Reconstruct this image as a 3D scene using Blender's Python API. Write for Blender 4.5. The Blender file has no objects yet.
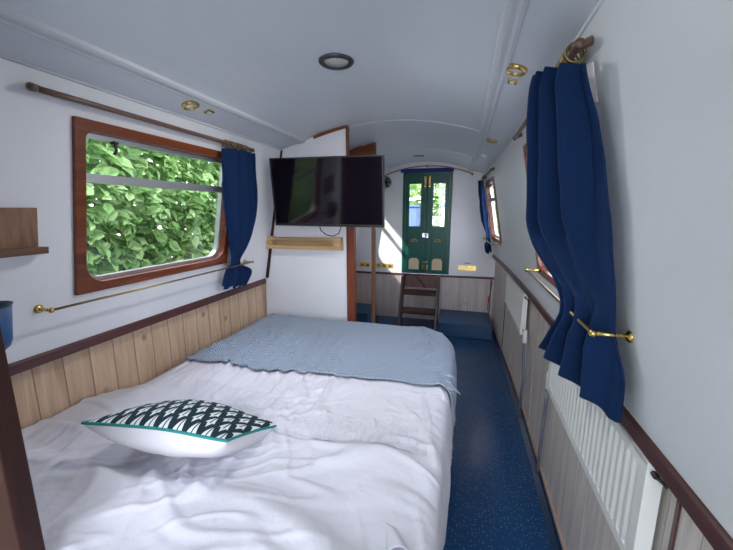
import bpy, bmesh, math, random
from mathutils import Vector, Matrix, noise
random.seed(7)
SC = bpy.context.scene
FILL_POWER = 1.6
COL = SC.collection
PI = math.pi

# ------------------------------------------------------------------ helpers
class MB:
    """collects faces for ONE mesh object (world coordinates)"""
    def __init__(s): s.v = []; s.f = []; s.sm = []; s.uv = {}
    def add(s, vs, fs, smooth=False):
        o = len(s.v); s.v += [tuple(p) for p in vs]
        for f in fs: s.f.append(tuple(i + o for i in f)); s.sm.append(smooth)
        return s
    def box(s, x0, x1, y0, y1, z0, z1):
        vs = [(x, y, z) for x in (x0, x1) for y in (y0, y1) for z in (z0, z1)]
        return s.add(vs, [(0,1,3,2),(4,6,7,5),(0,4,5,1),(2,3,7,6),(0,2,6,4),(1,5,7,3)])
    def hexa(s, q0, q1):
        """q0,q1: two quads (4 points each), joined to a solid"""
        return s.add(list(q0)+list(q1), [(3,2,1,0),(4,5,6,7),(0,1,5,4),(1,2,6,5),(2,3,7,6),(3,0,4,7)])
    def tube(s, pts, r, n=12, caps=True, smooth=True, closed=False):
        pts = [Vector(p) for p in pts]; m = len(pts); rs = r if isinstance(r, (list, tuple)) else [r]*m
        rings = []; prev = None
        for i, p in enumerate(pts):
            if closed: t = pts[(i+1) % m]-pts[i-1]
            else: t = pts[min(i+1, m-1)]-pts[max(i-1, 0)]
            t.normalize()
            if prev is None:
                a = Vector((0,0,1)) if abs(t.z) < .9 else Vector((1,0,0))
                prev = (a-t*a.dot(t)).normalized()
            else:
                prev = (prev-t*prev.dot(t)).normalized()
            b = t.cross(prev)
            rings.append([p+(prev*math.cos(k*2*PI/n)+b*math.sin(k*2*PI/n))*rs[i] for k in range(n)])
        vs = [q for rg in rings for q in rg]; fs = []
        for i in range(m if closed else m-1):
            j = (i+1) % m
            for k in range(n):
                fs.append((i*n+k, i*n+(k+1) % n, j*n+(k+1) % n, j*n+k))
        if caps and not closed:
            fs.append(tuple(range(n-1, -1, -1))); fs.append(tuple((m-1)*n+k for k in range(n)))
        return s.add(vs, fs, smooth)
    def lathe(s, c, axis, prof, n=32, smooth=True):
        """prof: list of (radius, height along axis)"""
        c = Vector(c); w = Vector(axis).normalized()
        a = Vector((0,0,1)) if abs(w.z) < .9 else Vector((1,0,0))
        u = (a-w*a.dot(w)).normalized(); v = w.cross(u)
        vs = []; fs = []
        for (r, h) in prof:
            r = max(r, 1e-5)
            for k in range(n):
                vs.append(c+w*h+(u*math.cos(k*2*PI/n)+v*math.sin(k*2*PI/n))*r)
        for i in range(len(prof)-1):
            for k in range(n):
                fs.append((i*n+k, i*n+(k+1) % n, (i+1)*n+(k+1) % n, (i+1)*n+k))
        fs.append(tuple(range(n-1, -1, -1))); fs.append(tuple((len(prof)-1)*n+k for k in range(n)))
        return s.add(vs, fs, smooth)
    def grid(s, fn, nu, nv, smooth=True):
        vs = [fn(i/nu, j/nv) for i in range(nu+1) for j in range(nv+1)]
        fs = [(i*(nv+1)+j, (i+1)*(nv+1)+j, (i+1)*(nv+1)+j+1, i*(nv+1)+j+1) for i in range(nu) for j in range(nv)]
        return s.add(vs, fs, smooth)
    def ball(s, c, r, n=16):
        pr = [(r*math.sin(PI*i/10), -r*math.cos(PI*i/10)) for i in range(11)]
        return s.lathe(c, (0,0,1), pr, n)

def obj(name, mb, m, parent=None, bevel=0, solid=0, seg=2, subsurf=0, recalc=True, uvfn=None):
    me = bpy.data.meshes.new(name)
    base = Vector(parent['_w']) if parent is not None else None
    if parent is None:
        xs = [p[0] for p in mb.v]; ys = [p[1] for p in mb.v]; zs = [p[2] for p in mb.v]
        base = Vector(((min(xs)+max(xs))/2, (min(ys)+max(ys))/2, min(zs)))
    me.from_pydata([tuple(Vector(p)-base) for p in mb.v], [], mb.f)
    for p, q in zip(me.polygons, mb.sm): p.use_smooth = q
    if recalc:
        bm = bmesh.new(); bm.from_mesh(me); bmesh.ops.recalc_face_normals(bm, faces=bm.faces); bm.to_mesh(me); bm.free()
    if uvfn:
        uv = me.uv_layers.new(name='UVMap')
        for l in me.loops: uv.data[l.index].uv = uvfn(l.vertex_index)
    me.materials.append(m)
    o = bpy.data.objects.new(name, me); COL.objects.link(o)
    o['_w'] = tuple(base)
    if parent is not None: o.parent = parent
    else: o.location = base
    if solid:
        k = o.modifiers.new('s', 'SOLIDIFY'); k.thickness = solid; k.offset = 0
    if bevel:
        k = o.modifiers.new('b', 'BEVEL'); k.width = bevel; k.segments = seg; k.limit_method = 'ANGLE'; k.angle_limit = .6
    if subsurf:
        k = o.modifiers.new('u', 'SUBSURF'); k.levels = subsurf; k.render_levels = subsurf
    return o
def tag(o, label, cat, group=None):
    o['label'] = label; o['category'] = cat
    if group: o['group'] = group
    return o
def thing(name, label, cat, loc, group=None):
    o = bpy.data.objects.new(name, None); COL.objects.link(o); o.location = loc; o['_w'] = tuple(loc)
    o.empty_display_size = .05
    return tag(o, label, cat, group)
def struct(name, mb, m, **k):
    o = obj(name, mb, m, **k); o['kind'] = 'structure'; return o
def dup(root, loc, label):
    r = root.copy(); COL.objects.link(r); r.location = loc; r['label'] = label
    for ch in list(root.children):
        c = ch.copy(); COL.objects.link(c); c.parent = r
        for g in ch.children:
            d = g.copy(); COL.objects.link(d); d.parent = c
    return r

# ------------------------------------------------------------------ materials
def mat(name, col, rough=.5, metal=0, spec=.5, **kw):
    m = bpy.data.materials.new(name); m.use_nodes = True; nt = m.node_tree; b = nt.nodes['Principled BSDF']
    b.inputs['Base Color'].default_value = (*col, 1); b.inputs['Roughness'].default_value = rough
    b.inputs['Metallic'].default_value = metal; b.inputs['Specular IOR Level'].default_value = spec
    for k, v in kw.items(): b.inputs[k.replace('_', ' ')].default_value = v
    return m
def N(m, t, **kw):
    n = m.node_tree.nodes.new(t)
    for k, v in kw.items():
        if k in n.inputs: n.inputs[k].default_value = v
        else: setattr(n, k, v)
    return n
def L(m, a, b): m.node_tree.links.new(a, b)
def bsdf(m): return m.node_tree.nodes['Principled BSDF']
def coords(m, scale=(1,1,1), kind='Object', rot=(0,0,0)):
    t = N(m, 'ShaderNodeTexCoord'); mp = N(m, 'ShaderNodeMapping')
    mp.inputs['Scale'].default_value = scale; mp.inputs['Rotation'].default_value = rot
    L(m, t.outputs[kind], mp.inputs['Vector']); return mp.outputs['Vector']
def world_pos(m, scale=(1,1,1)):
    t = N(m, 'ShaderNodeNewGeometry'); mp = N(m, 'ShaderNodeMapping'); mp.inputs['Scale'].default_value = scale
    L(m, t.outputs['Position'], mp.inputs['Vector']); return mp.outputs['Vector']
def ramp(m, fac, stops, interp='LINEAR'):
    r = N(m, 'ShaderNodeValToRGB'); e = r.color_ramp.elements; r.color_ramp.interpolation = interp
    while len(e) < len(stops): e.new(.5)
    for x, (p, c) in zip(e, stops): x.position = p; x.color = (*c, 1) if len(c) == 3 else c
    L(m, fac, r.inputs['Fac']); return r.outputs['Color']
def mathn(m, op, a, b=None, c=None):
    n = N(m, 'ShaderNodeMath'); n.operation = op
    for i, v in enumerate((a, b, c)):
        if v is None: continue
        if isinstance(v, (int, float)): n.inputs[i].default_value = v
        else: L(m, v, n.inputs[i])
    return n.outputs[0]
def bump(m, h, strength=.3, dist=.002, prev=None):
    b = N(m, 'ShaderNodeBump', Strength=strength, Distance=dist); L(m, h, b.inputs['Height'])
    if prev is not None: L(m, prev, b.inputs['Normal'])
    L(m, b.outputs['Normal'], bsdf(m).inputs['Normal']); return b.outputs['Normal']
def mixc(m, fac, a, b):
    n = N(m, 'ShaderNodeMix'); n.data_type = 'RGBA'
    if isinstance(fac, (int, float)): n.inputs[0].default_value = fac
    else: L(m, fac, n.inputs[0])
    for i, v in ((6, a), (7, b)):
        if isinstance(v, tuple): n.inputs[i].default_value = (*v, 1)
        else: L(m, v, n.inputs[i])
    return n.outputs[2]
def noise_n(m, vec, scale, detail=3, rough=.5, dist=0):
    n = N(m, 'ShaderNodeTexNoise', Scale=scale, Detail=detail, Roughness=rough, Distortion=dist); L(m, vec, n.inputs['Vector']); return n.outputs['Fac']

def wood(name, dark, light, scale=(1,1,1), rough=.3, along='Y', spec=.5):
    m = mat(name, light, rough, spec=spec)
    st = {'X': (1.5,22,22), 'Y': (22,1.5,22), 'Z': (22,22,1.5)}[along]
    v = world_pos(m, st); n = noise_n(m, v, 1.6, 5, .6, .6)
    c = ramp(m, n, [(.3, dark), (.7, light)])
    L(m, c, bsdf(m).inputs['Base Color']); bump(m, n, .15, .001); return m

def paint(name, col, rough=.45):
    m = mat(name, col, rough); v = world_pos(m); n = noise_n(m, v, 3, 4)
    c = ramp(m, n, [(.3, tuple(x*.965 for x in col)), (.7, col)]); L(m, c, bsdf(m).inputs['Base Color'])
    n2 = noise_n(m, v, 60, 3); bump(m, n2, .08, .0006); return m

M = {}
M['wall'] = paint('white_wall_paint', (.76,.78,.815), .42)
M['ceil'] = paint('white_ceiling_paint', (.70,.75,.81), .38)
M['ceil_strip'] = paint('ceiling_moulding_paint', (.60,.64,.68), .4)
M['mahog'] = wood('mahogany', (.085,.018,.008), (.23,.062,.02), along='Z', rough=.28)
M['mahogY'] = wood('mahogany_lengthwise', (.085,.018,.008), (.23,.062,.02), along='Y', rough=.28)
M['mahogX'] = wood('mahogany_crosswise', (.085,.018,.008), (.23,.062,.02), along='X', rough=.28)
M['rail'] = wood('dark_red_rail_wood', (.055,.018,.018), (.105,.036,.034), along='Y', rough=.4)
M['railX'] = wood('dark_red_rail_wood_cross', (.055,.018,.018), (.105,.036,.034), along='X', rough=.4)
M['darkpost'] = wood('dark_bulkhead_wood', (.012,.004,.003), (.035,.010,.007), along='Z', rough=.5, spec=.25)
M['step'] = wood('brown_step_wood', (.035,.014,.013), (.075,.032,.028), along='X', rough=.4)
M['stepback'] = wood('lit_reddish_board', (.12,.06,.05), (.20,.11,.095), along='Z', rough=.5)  # paler and pinker than the steps: light on the board put into its colour
M['oak'] = wood('oak_shelf', (.17,.085,.045), (.32,.18,.10), along='Z', rough=.45)
M['oakdark'] = wood('oak_shelf_ledge', (.10,.045,.025), (.20,.10,.055), along='Y', rough=.45)
M['lightwood'] = wood('light_oak', (.38,.24,.11), (.58,.40,.20), along='X', rough=.45)
M['skirt'] = wood('skirting_wood', (.32,.22,.18), (.50,.37,.31), along='Y', rough=.5)
M['rod'] = wood('rod_bronze_brown', (.10,.055,.04), (.20,.12,.085), along='Y', rough=.35)
M['thinpost'] = wood('tan_post_wood', (.20,.10,.045), (.34,.19,.085), along='Z', rough=.35)
M['brass'] = mat('brass', (.62,.46,.16), .25, 1)
M['brassold'] = mat('tarnished_brass', (.28,.21,.11), .35, 1)
M['brasspale'] = mat('polished_brass_plate', (.85,.70,.28), .3, .7)
M['black'] = mat('black_plastic', (.01,.01,.012), .4)
M['steel'] = mat('dark_steel_ring', (.07,.075,.08), .35, .6)
M['alu'] = mat('anodised_aluminium', (.62,.64,.67), .35, .75)
M['chrome'] = mat('bright_steel', (.75,.75,.76), .25, 1)
M['rad'] = mat('radiator_enamel', (.80,.80,.78), .3)
M['pipe'] = mat('grey_pipe_paint', (.13,.14,.18), .4)
M['lens'] = mat('frosted_lens', (.62,.62,.58), .3)
M['lensw'] = mat('pale_lens', (.80,.80,.80), .2)
M['white'] = mat('white_plastic', (.80,.80,.80), .35)
M['red'] = mat('red_plastic', (.60,.03,.02), .35)
M['tub'] = mat('blue_tub_plastic', (.012,.07,.20), .4)
M['lining'] = mat('white_curtain_lining', (.72,.72,.72), .9)
M['platform'] = mat('blue_step_covering', (.015,.065,.15), .45)
M['gold'] = mat('gold_leaf_paint', (.55,.36,.08), .4, .3)
M['cream'] = mat('cream_panel_paint', (.60,.50,.32), .55)
M['pelmet'] = mat('royal_blue_pelmet', (.01,.02,.20), .8)

# glass
m = bpy.data.materials.new('window_glass'); m.use_nodes = True; nt = m.node_tree; nt.nodes.clear()
o_ = nt.nodes.new('ShaderNodeOutputMaterial'); g = nt.nodes.new('ShaderNodeBsdfGlossy'); g.inputs['Roughness'].default_value = .02
t = nt.nodes.new('ShaderNodeBsdfTransparent'); mx = nt.nodes.new('ShaderNodeMixShader'); 
mx.inputs[0].default_value = .06; nt.links.new(t.outputs[0], mx.inputs[1]); nt.links.new(g.outputs[0], mx.inputs[2]); nt.links.new(mx.outputs[0], o_.inputs[0])
M['glass'] = m

# floor: navy vinyl tiles with pale flecks
m = mat('navy_flecked_vinyl', (.01,.05,.15), .3); v = world_pos(m)
vo = N(m, 'ShaderNodeTexVoronoi', Scale=62, voronoi_dimensions='2D'); L(m, v, vo.inputs['Vector'])
fl = ramp(m, vo.outputs['Distance'], [(.10, (1,1,1)), (.20, (0,0,0))])
sx = N(m, 'ShaderNodeSeparateColor'); L(m, vo.outputs['Color'], sx.inputs[0]); sel = mathn(m, 'GREATER_THAN', sx.outputs[0], .45)
flk = mathn(m, 'MULTIPLY', fl, sel)
big = noise_n(m, v, 2.2, 4)
base = ramp(m, big, [(.3, (.003,.042,.130)), (.7, (.004,.052,.155))])
c = mixc(m, mathn(m, 'MULTIPLY', flk, .36), base, (.28,.42,.52))
br = N(m, 'ShaderNodeTexBrick', Scale=1.0); br.offset = 0; br.inputs['Mortar Size'].default_value = .0018; br.inputs['Brick Width'].default_value = .46; br.inputs['Row Height'].default_value = .46
L(m, v, br.inputs['Vector']); c = mixc(m, mathn(m, 'MULTIPLY', br.outputs['Fac'], .6), c, (.004,.02,.06))
L(m, c, bsdf(m).inputs['Base Color'])
rr = ramp(m, noise_n(m, v, 9, 4), [(.3, (.25,)*3), (.7, (.27,)*3)]); L(m, rr, bsdf(m).inputs['Roughness'])
M['floor'] = m

# boarding with vertical grooves; axis = world axis across the boards
def boards(name, axis, w, dark, light, groove, knots=True, off=0, gw=.035, rough=.5):
    m = mat(name, light, rough); g = N(m, 'ShaderNodeNewGeometry'); sp = N(m, 'ShaderNodeSeparateXYZ'); L(m, g.outputs['Position'], sp.inputs[0])
    a = sp.outputs[axis]; q = mathn(m, 'DIVIDE', mathn(m, 'ADD', a, off+20), w)
    idx = mathn(m, 'FLOOR', q); fr = mathn(m, 'FRACT', q)
    edge = mathn(m, 'ABSOLUTE', mathn(m, 'SUBTRACT', fr, .5))           # .5 at grooves
    gm = ramp(m, edge, [(.5-gw, (0,0,0)), (.5-gw*.25, (1,1,1))])
    cmb = N(m, 'ShaderNodeCombineXYZ'); L(m, mathn(m, 'MULTIPLY', a, 20), cmb.inputs[0]); L(m, mathn(m, 'MULTIPLY', sp.outputs['Z'], 1.8), cmb.inputs[1]); L(m, mathn(m, 'MULTIPLY', idx, 7.3), cmb.inputs[2])
    n = noise_n(m, cmb.outputs[0], 1.3, 5, .6, .8)
    wn = N(m, 'ShaderNodeTexWhiteNoise'); wn.noise_dimensions = '1D'; L(m, idx, wn.inputs['W'])
    c = ramp(m, n, [(.28, dark), (.68, light)])
    c = mixc(m, mathn(m, 'MULTIPLY', wn.outputs['Value'], .35), c, tuple((d+l)/2*.9 for d, l in zip(dark, light)))
    if knots:
        cm2 = N(m, 'ShaderNodeCombineXYZ'); L(m, mathn(m, 'MULTIPLY', a, 9), cm2.inputs[0]); L(m, mathn(m, 'MULTIPLY', sp.outputs['Z'], 7), cm2.inputs[1])
        vo = N(m, 'ShaderNodeTexVoronoi', Scale=1.0, Randomness=1.0); L(m, cm2.outputs[0], vo.inputs['Vector'])
        kn = ramp(m, vo.outputs['Distance'], [(.06, (1,1,1)), (.17, (0,0,0))])
        c = mixc(m, mathn(m, 'MULTIPLY', kn, .75), c, tuple(d*.42 for d in dark))
    c = mixc(m, mathn(m, 'MULTIPLY', gm, .8), c, groove)
    L(m, c, bsdf(m).inputs['Base Color']); bump(m, mathn(m, 'SUBTRACT', 1.0, gm), .5, .004)
    return m
M['pine'] = boards('knotty_pine_boards', 'Y', .098, (.45,.29,.175), (.74,.56,.40), (.20,.11,.06))
M['ash'] = boards('pale_grooved_panel', 'Y', .105, (.48,.43,.40), (.74,.68,.64), (.32,.26,.23), knots=False, rough=.5, gw=.02)
M['ashX'] = boards('pale_end_panel', 'X', .105, (.44,.39,.37), (.64,.59,.56), (.28,.23,.21), knots=False, rough=.5, gw=.02)

# curtain cloth
m = mat('royal_blue_curtain_cloth', (.004,.030,.17), .85, spec=.2); v = coords(m, (1,1,1))
n = noise_n(m, v, 350, 2); L(m, ramp(m, n, [(.3, (.002,.015,.062)), (.7, (.0028,.021,.078))]), bsdf(m).inputs['Base Color'])
bsdf(m).inputs['Sheen Weight'].default_value = .08; bsdf(m).inputs['Sheen Tint'].default_value = (.2,.35,.9,1); bump(m, n, .2, .001)
M['curtain'] = m
# bedding
m = mat('white_cotton', (.66,.66,.71), .9, spec=.15); v = coords(m)
n1 = noise_n(m, v, 11, 5, .55, .25); n2 = noise_n(m, v, 500, 2)
b1 = bump(m, n1, .6, .011); bump(m, n2, .12, .0006, b1)
M['cotton'] = m
m = mat('lace_band_cotton', (.63,.63,.68), .95, spec=.1); v = coords(m)
n1 = noise_n(m, v, 26, 4, .6, .5); vo = N(m, 'ShaderNodeTexVoronoi', Scale=150); L(m, v, vo.inputs['Vector']); b1 = bump(m, n1, .6, .008); bump(m, vo.outputs['Distance'], .6, .003, b1)
M['lace'] = m
# blanket: fine zigzag weave
m = mat('blue_grey_zigzag_knit', (.3,.36,.45), .95, spec=.1); g = N(m, 'ShaderNodeUVMap'); sp = N(m, 'ShaderNodeSeparateXYZ'); L(m, g.outputs['UV'], sp.inputs[0])
zz = mathn(m, 'PINGPONG', mathn(m, 'MULTIPLY', sp.outputs['X'], 1), .010)
wv = mathn(m, 'SINE', mathn(m, 'MULTIPLY', mathn(m, 'ADD', sp.outputs['Y'], mathn(m, 'MULTIPLY', zz, .8)), 2*PI/.014))
wc = mathn(m, 'MULTIPLY_ADD', wv, .5, .5)
L(m, ramp(m, wc, [(.2, (.17,.23,.31)), (.8, (.36,.43,.52))]), bsdf(m).inputs['Base Color'])
bsdf(m).inputs['Sheen Weight'].default_value = .2
b1 = bump(m, wc, .5, .0025); v = coords(m); bump(m, noise_n(m, v, 9, 4), .35, .01, b1)
M['blanket'] = m
# cushion: dark with white triangles
m = mat('cushion_triangle_print', (.02,.05,.06), .85, spec=.2); g = N(m, 'ShaderNodeUVMap'); sp = N(m, 'ShaderNodeSeparateXYZ'); L(m, g.outputs['UV'], sp.inputs[0])
row = mathn(m, 'MULTIPLY', sp.outputs['Y'], 6.0); ri = mathn(m, 'FLOOR', row); fy = mathn(m, 'FRACT', row)
ux = mathn(m, 'ADD', mathn(m, 'MULTIPLY', sp.outputs['X'], 10.0), mathn(m, 'MULTIPLY', ri, .5)); fx = mathn(m, 'FRACT', ux)
ax = mathn(m, 'ABSOLUTE', mathn(m, 'SUBTRACT', fx, .5))
t1 = mathn(m, 'LESS_THAN', ax, mathn(m, 'MULTIPLY', mathn(m, 'SUBTRACT', .85, fy), .38))
inn = mathn(m, 'GREATER_THAN', ax, .04)
wm = mathn(m, 'MULTIPLY', t1, inn)
# small inverted triangles between
fx2 = mathn(m, 'FRACT', mathn(m, 'ADD', ux, .5)); ax2 = mathn(m, 'ABSOLUTE', mathn(m, 'SUBTRACT', fx2, .5))
t2 = mathn(m, 'LESS_THAN', ax2, mathn(m, 'MULTIPLY', mathn(m, 'SUBTRACT', fy, .55), .38))
wm = mathn(m, 'MAXIMUM', wm, t2)
L(m, mixc(m, wm, (.012,.035,.045), (.72,.77,.78)), bsdf(m).inputs['Base Color'])
M['cushtop'] = m
M['cushbot'] = mat('cushion_white_back', (.66,.66,.68), .9, spec=.15)
M['teal'] = mat('teal_piping', (.01,.22,.20), .7)
# door green
m = mat('dark_green_gloss_paint', (.002,.085,.065), .35, spec=.3); M['green'] = m
M['greenlight'] = mat('green_panel_paint', (.004,.13,.095), .35)
# tv screen
M['screen'] = mat('tv_screen_gloss', (.006,.004,.008), .08, spec=.6)
# leaves
m = mat('leaf', (.12,.30,.04), .65); oi = N(m, 'ShaderNodeNewGeometry')
c = ramp(m, oi.outputs['Random Per Island'], [(0, (.07,.17,.035)), (.5, (.20,.38,.10)), (1, (.42,.60,.25))]); L(m, c, bsdf(m).inputs['Base Color'])
tr = N(m, 'ShaderNodeBsdfTranslucent'); L(m, c, tr.inputs['Color']); ms = N(m, 'ShaderNodeMixShader', Fac=.4)
out = m.node_tree.nodes['Material Output']; L(m, bsdf(m).outputs[0], ms.inputs[1]); L(m, tr.outputs[0], ms.inputs[2]); L(m, ms.outputs[0], out.inputs['Surface'])
M['leaf'] = m
M['twig'] = mat('brown_branch', (.06,.045,.03), .8)
m = mat('towpath_gravel', (.10,.20,.05), .9); v = world_pos(m); L(m, ramp(m, noise_n(m, v, 4, 5), [(.3, (.17,.16,.14)), (.7, (.30,.29,.26))]), bsdf(m).inputs['Base Color']); M['grass'] = m
M['boatcream'] = mat('cream_boat_paint', (.75,.68,.45), .4)
M['boatblue'] = mat('blue_boat_paint', (.05,.10,.30), .4)
M['boatblack'] = mat('black_hull_paint', (.02,.02,.02), .5)
M['decksteel'] = mat('grey_deck_paint', (.25,.26,.27), .6)

# ------------------------------------------------------------------ hull geometry
def nar(y): return 1-.085*(max(0, y-2.2)/2.05)**1.5
MS = -.19
def wx(y, z, d=0): return (.92+MS*(z-.84))*nar(y)-d        # inner face of the leaning upper wall
def W(s, y, z, d=0): return Vector((s*wx(y, z, d), y, z))   # d = distance inward
YB, YE, YP = -.55, 4.25, 2.25
ZR, ZT = .84, 1.768

def wall_panel(s, ys, zs, holes, f, th):
    """f(s,y,z,d): surface; cells between ys and zs except holes"""
    mb = MB(); ny, nz = len(ys)-1, len(zs)-1; cell = {}
    for i in range(ny):
        for j in range(nz):
            yc, zc = (ys[i]+ys[i+1])/2, (zs[j]+zs[j+1])/2
            cell[i, j] = not any(a < yc < b and c < zc < d for a, b, c, d in holes)
    F = [[f(s, y, z, 0) for z in zs] for y in ys]; B = [[f(s, y, z, -th) for z in zs] for y in ys]
    vs = [p for r in F for p in r]+[p for r in B for p in r]; n = (ny+1)*(nz+1); I = lambda i, j: i*(nz+1)+j; fs = []
    for (i, j), ok in cell.items():
        if not ok: continue
        a, b, c, d = I(i, j), I(i+1, j), I(i+1, j+1), I(i, j+1)
        fs += [(a, b, c, d), (d+n, c+n, b+n, a+n)]
        for (di, dj, p, q) in ((-1, 0, a, d), (1, 0, b, c), (0, -1, a, b), (0, 1, d, c)):
            if not cell.get((i+di, j+dj), False): fs.append((p, q, q+n, p+n))
    return mb.add(vs, fs)
def yl(a, b, extra=()):
    r = {a, b, *extra}; y = 2.2
    while y < b:
        if y > a: r.add(round(y, 3))
        y += .2
    return sorted(r)
WIN = {1: (-1, .905, 1.755), 2: (1, 1.06, 1.89), 3: (1, 3.42, 4.10), 4: (-1, 3.13, 3.86)}  # the left far window is unseen, added to let in the sun patch
WZ0, WZ1 = 1.042, 1.658
FW = .036
def hole(k): s, a, b = WIN[k]; return (a+.012, b-.012, WZ0+.012, WZ1-.012)
for s, nm, ks in ((-1, 'wall_left', (1, 4)), (1, 'wall_right', (2, 3))):
    hs = [hole(k) for k in ks]
    ys = yl(YB, YE, [h[0] for h in hs]+[h[1] for h in hs]); zs = [ZR, WZ0+.012, WZ1-.012, ZT]
    w = struct(nm, wall_panel(s, ys, zs, hs, W, .05), M['wall'])
    low = obj('wainscot', wall_panel(s, yl(YB, YE), [0, ZR], [], lambda s, y, z, d: Vector((s*(.95*nar(y)-d), y, z)), .05), M['pine' if s < 0 else 'ash'], w)

# ceiling
prof = [(-.80,1.750), (-.743,1.768), (-.58,1.816)]
for i in range(1, 16):
    x = -.58+1.16*i/16; prof.append((x, 1.92-.104*(x/.58)**2))
prof += [(.58,1.816), (.743,1.768), (.80,1.750)]
def ceil_z(x):
    ax = abs(x)
    return 1.92-.104*(x/.58)**2 if ax < .58 else 1.816-(ax-.58)*.294
mb = MB(); ys = yl(YB, YE)
def cn(y): return nar(y)
n = len(prof)
vs = [(x*cn(y), y, z) for y in ys for x, z in prof]+[(x*cn(y), y, z+.04) for y in ys for x, z in prof]; tot = n*len(ys); fs = []
for i in range(len(ys)-1):
    for j in range(n-1):
        a, b, c, d = i*n+j, i*n+j+1, (i+1)*n+j+1, (i+1)*n+j
        fs += [(a, b, c, d), (a+tot, d+tot, c+tot, b+tot)]
    fs += [(i*n, (i+1)*n, (i+1)*n+tot, i*n+tot), (i*n+n-1, i*n+n-1+tot, (i+1)*n+n-1+tot, (i+1)*n+n-1)]
e = (len(ys)-1)*n
for j in range(n-1): fs += [(j, j+tot, j+1+tot, j+1), (e+j, e+j+1, e+j+1+tot, e+j+tot)]
mb.add(vs, fs, False); ceiling = struct('ceiling', mb, M['ceil'])
# mouldings along the ceiling
for k, s in enumerate((-1, 1)):
    mb = MB()
    pr2 = [(.612,1.808), (.608,1.799), (.598,1.796), (.590,1.801), (.577,1.802), (.569,1.805), (.562,1.811), (.561,1.824), (.60,1.815)]
    vs = [(s*x*cn(y), y, z) for y in ys for x, z in pr2]; m_ = len(pr2); fs = []
    for i in range(len(ys)-1):
        for j in range(m_): fs.append((i*m_+j, i*m_+(j+1) % m_, (i+1)*m_+(j+1) % m_, (i+1)*m_+j))
    fs += [tuple(range(m_)), tuple(range((len(ys)-1)*m_, len(ys)*m_))]
    mb.add(vs, fs); struct('trim_%d' % (k+1), mb, M['ceil_strip'])
    # small darker bead where wall meets ceiling
    mb = MB(); mb.tube([(s*(wx(y, 1.768)-.001), y, 1.766) for y in ys], .005, 8); struct('trim_%d' % (k+3), mb, M['ceil_strip'])
# cross joints of the ceiling boards
for k, y in enumerate((2.30, 3.35)):
    mb = MB(); pts = [(x*cn(y), y, z-.001) for x, z in prof[2:-2]]
    mb.tube(pts, .003, 6); struct('trim_%d' % (k+5), mb, M['ceil_strip'])

# floor
mb = MB().box(-1.0, 1.0, YB, YE+.05, -.05, 0); struct('floor', mb, M['floor'])

# gunwale rails
for s, k in ((-1, 7), (1, 8)):
    mb = MB(); yy = yl(.40 if s < 0 else YB, YP-.02 if s < 0 else YE)
    P = [(0,.8175), (-.042,.8175), (-.042,.852), (-.036,.857), (0,.857)]      # x offset from .95
    vs = []
    for y in yy:
        for dx, z in P: vs.append((s*((.949+dx)*nar(y)), y, z))
    m_ = len(P); fs = [(i*m_+j, i*m_+(j+1) % m_, (i+1)*m_+(j+1) % m_, (i+1)*m_+j) for i in range(len(yy)-1) for j in range(m_)]
    fs += [tuple(range(m_)), tuple(range((len(yy)-1)*m_, len(yy)*m_))]
    mb.add(vs, fs); struct('trim_%d' % k, mb, M['rail'], bevel=.002)

# skirting + floor coving on the right
yy = yl(YB, 3.7)
def strip(P, s, yy):
    mb = MB(); m_ = len(P); vs = [(s*((.95+dx)*nar(y)), y, z) for y in yy for dx, z in P]
    fs = [(i*m_+j, i*m_+(j+1) % m_, (i+1)*m_+(j+1) % m_, (i+1)*m_+j) for i in range(len(yy)-1) for j in range(m_)]
    fs += [tuple(range(m_)), tuple(range((len(yy)-1)*m_, len(yy)*m_))]
    return mb.add(vs, fs)
struct('baseboard_right', strip([(-.001,.045), (-.012,.045), (-.014,.040), (-.014,.030), (-.001,.030)], 1, yy), M['skirt'])
M['cove'] = mat('dark_navy_coving', (.004,.022,.065), .35)
struct('trim_9', strip([(-.001,.030), (-.014,.030), (-.020,.016), (-.045,.003), (-.045,.0005), (-.001,.0005)], 1, yy), M['cove'])

# ------------------------------------------------------------------ windows
def rrect(a, b, c, d, r0, r1, n=8):
    """rounded rectangle outline in (y,z); r0 bottom radius, r1 top radius"""
    pts = []
    for (cy, cz, r, a0) in ((b-r0, c+r0, r0, -PI/2), (b-r1, d-r1, r1, 0), (a+r1, d-r1, r1, PI/2), (a+r0, c+r0, r0, PI)):
        for i in range(n+1):
            t = a0+PI/2*i/n; pts.append((cy+r*math.cos(t), cz+r*math.sin(t)))
    return pts
def ring(mb, s, outer, inner, d0, d1, smooth=False):
    """solid ring between two outlines (same count), from offset d0 to d1"""
    n = len(outer)
    vs = [W(s, y, z, d) for d in (d0, d1) for o in (outer, inner) for y, z in o]; fs = []
    for i in range(n):
        j = (i+1) % n
        fs += [(i, j, n+j, n+i), (2*n+i, 3*n+i, 3*n+j, 2*n+j), (i, 2*n+i, 2*n+j, j), (n+i, n+j, 3*n+j, 3*n+i)]
    mb.add(vs, fs, smooth)
def expand(pts, a, b, c, d):
    """project outline outward onto the rectangle, for square-cornered outer edges"""
    cy, cz = (a+b)/2, (c+d)/2; out = []
    n = 8
    for q in range(4):
        ca = [(b, c), (b, d), (a, d), (a, c)][q]
        for i in range(n+1):
            y, z = pts[q*(n+1)+i]
            if i == n//2: out.append(ca)
            elif q == 0: out.append((y if i < n//2 else b, c if i < n//2 else z))
            elif q == 1: out.append((b if i < n//2 else y, z if i < n//2 else d))
            elif q == 2: out.append((y if i < n//2 else a, d if i < n//2 else z))
            else: out.append((a if i < n//2 else y, z if i < n//2 else c))
    return out
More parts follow.
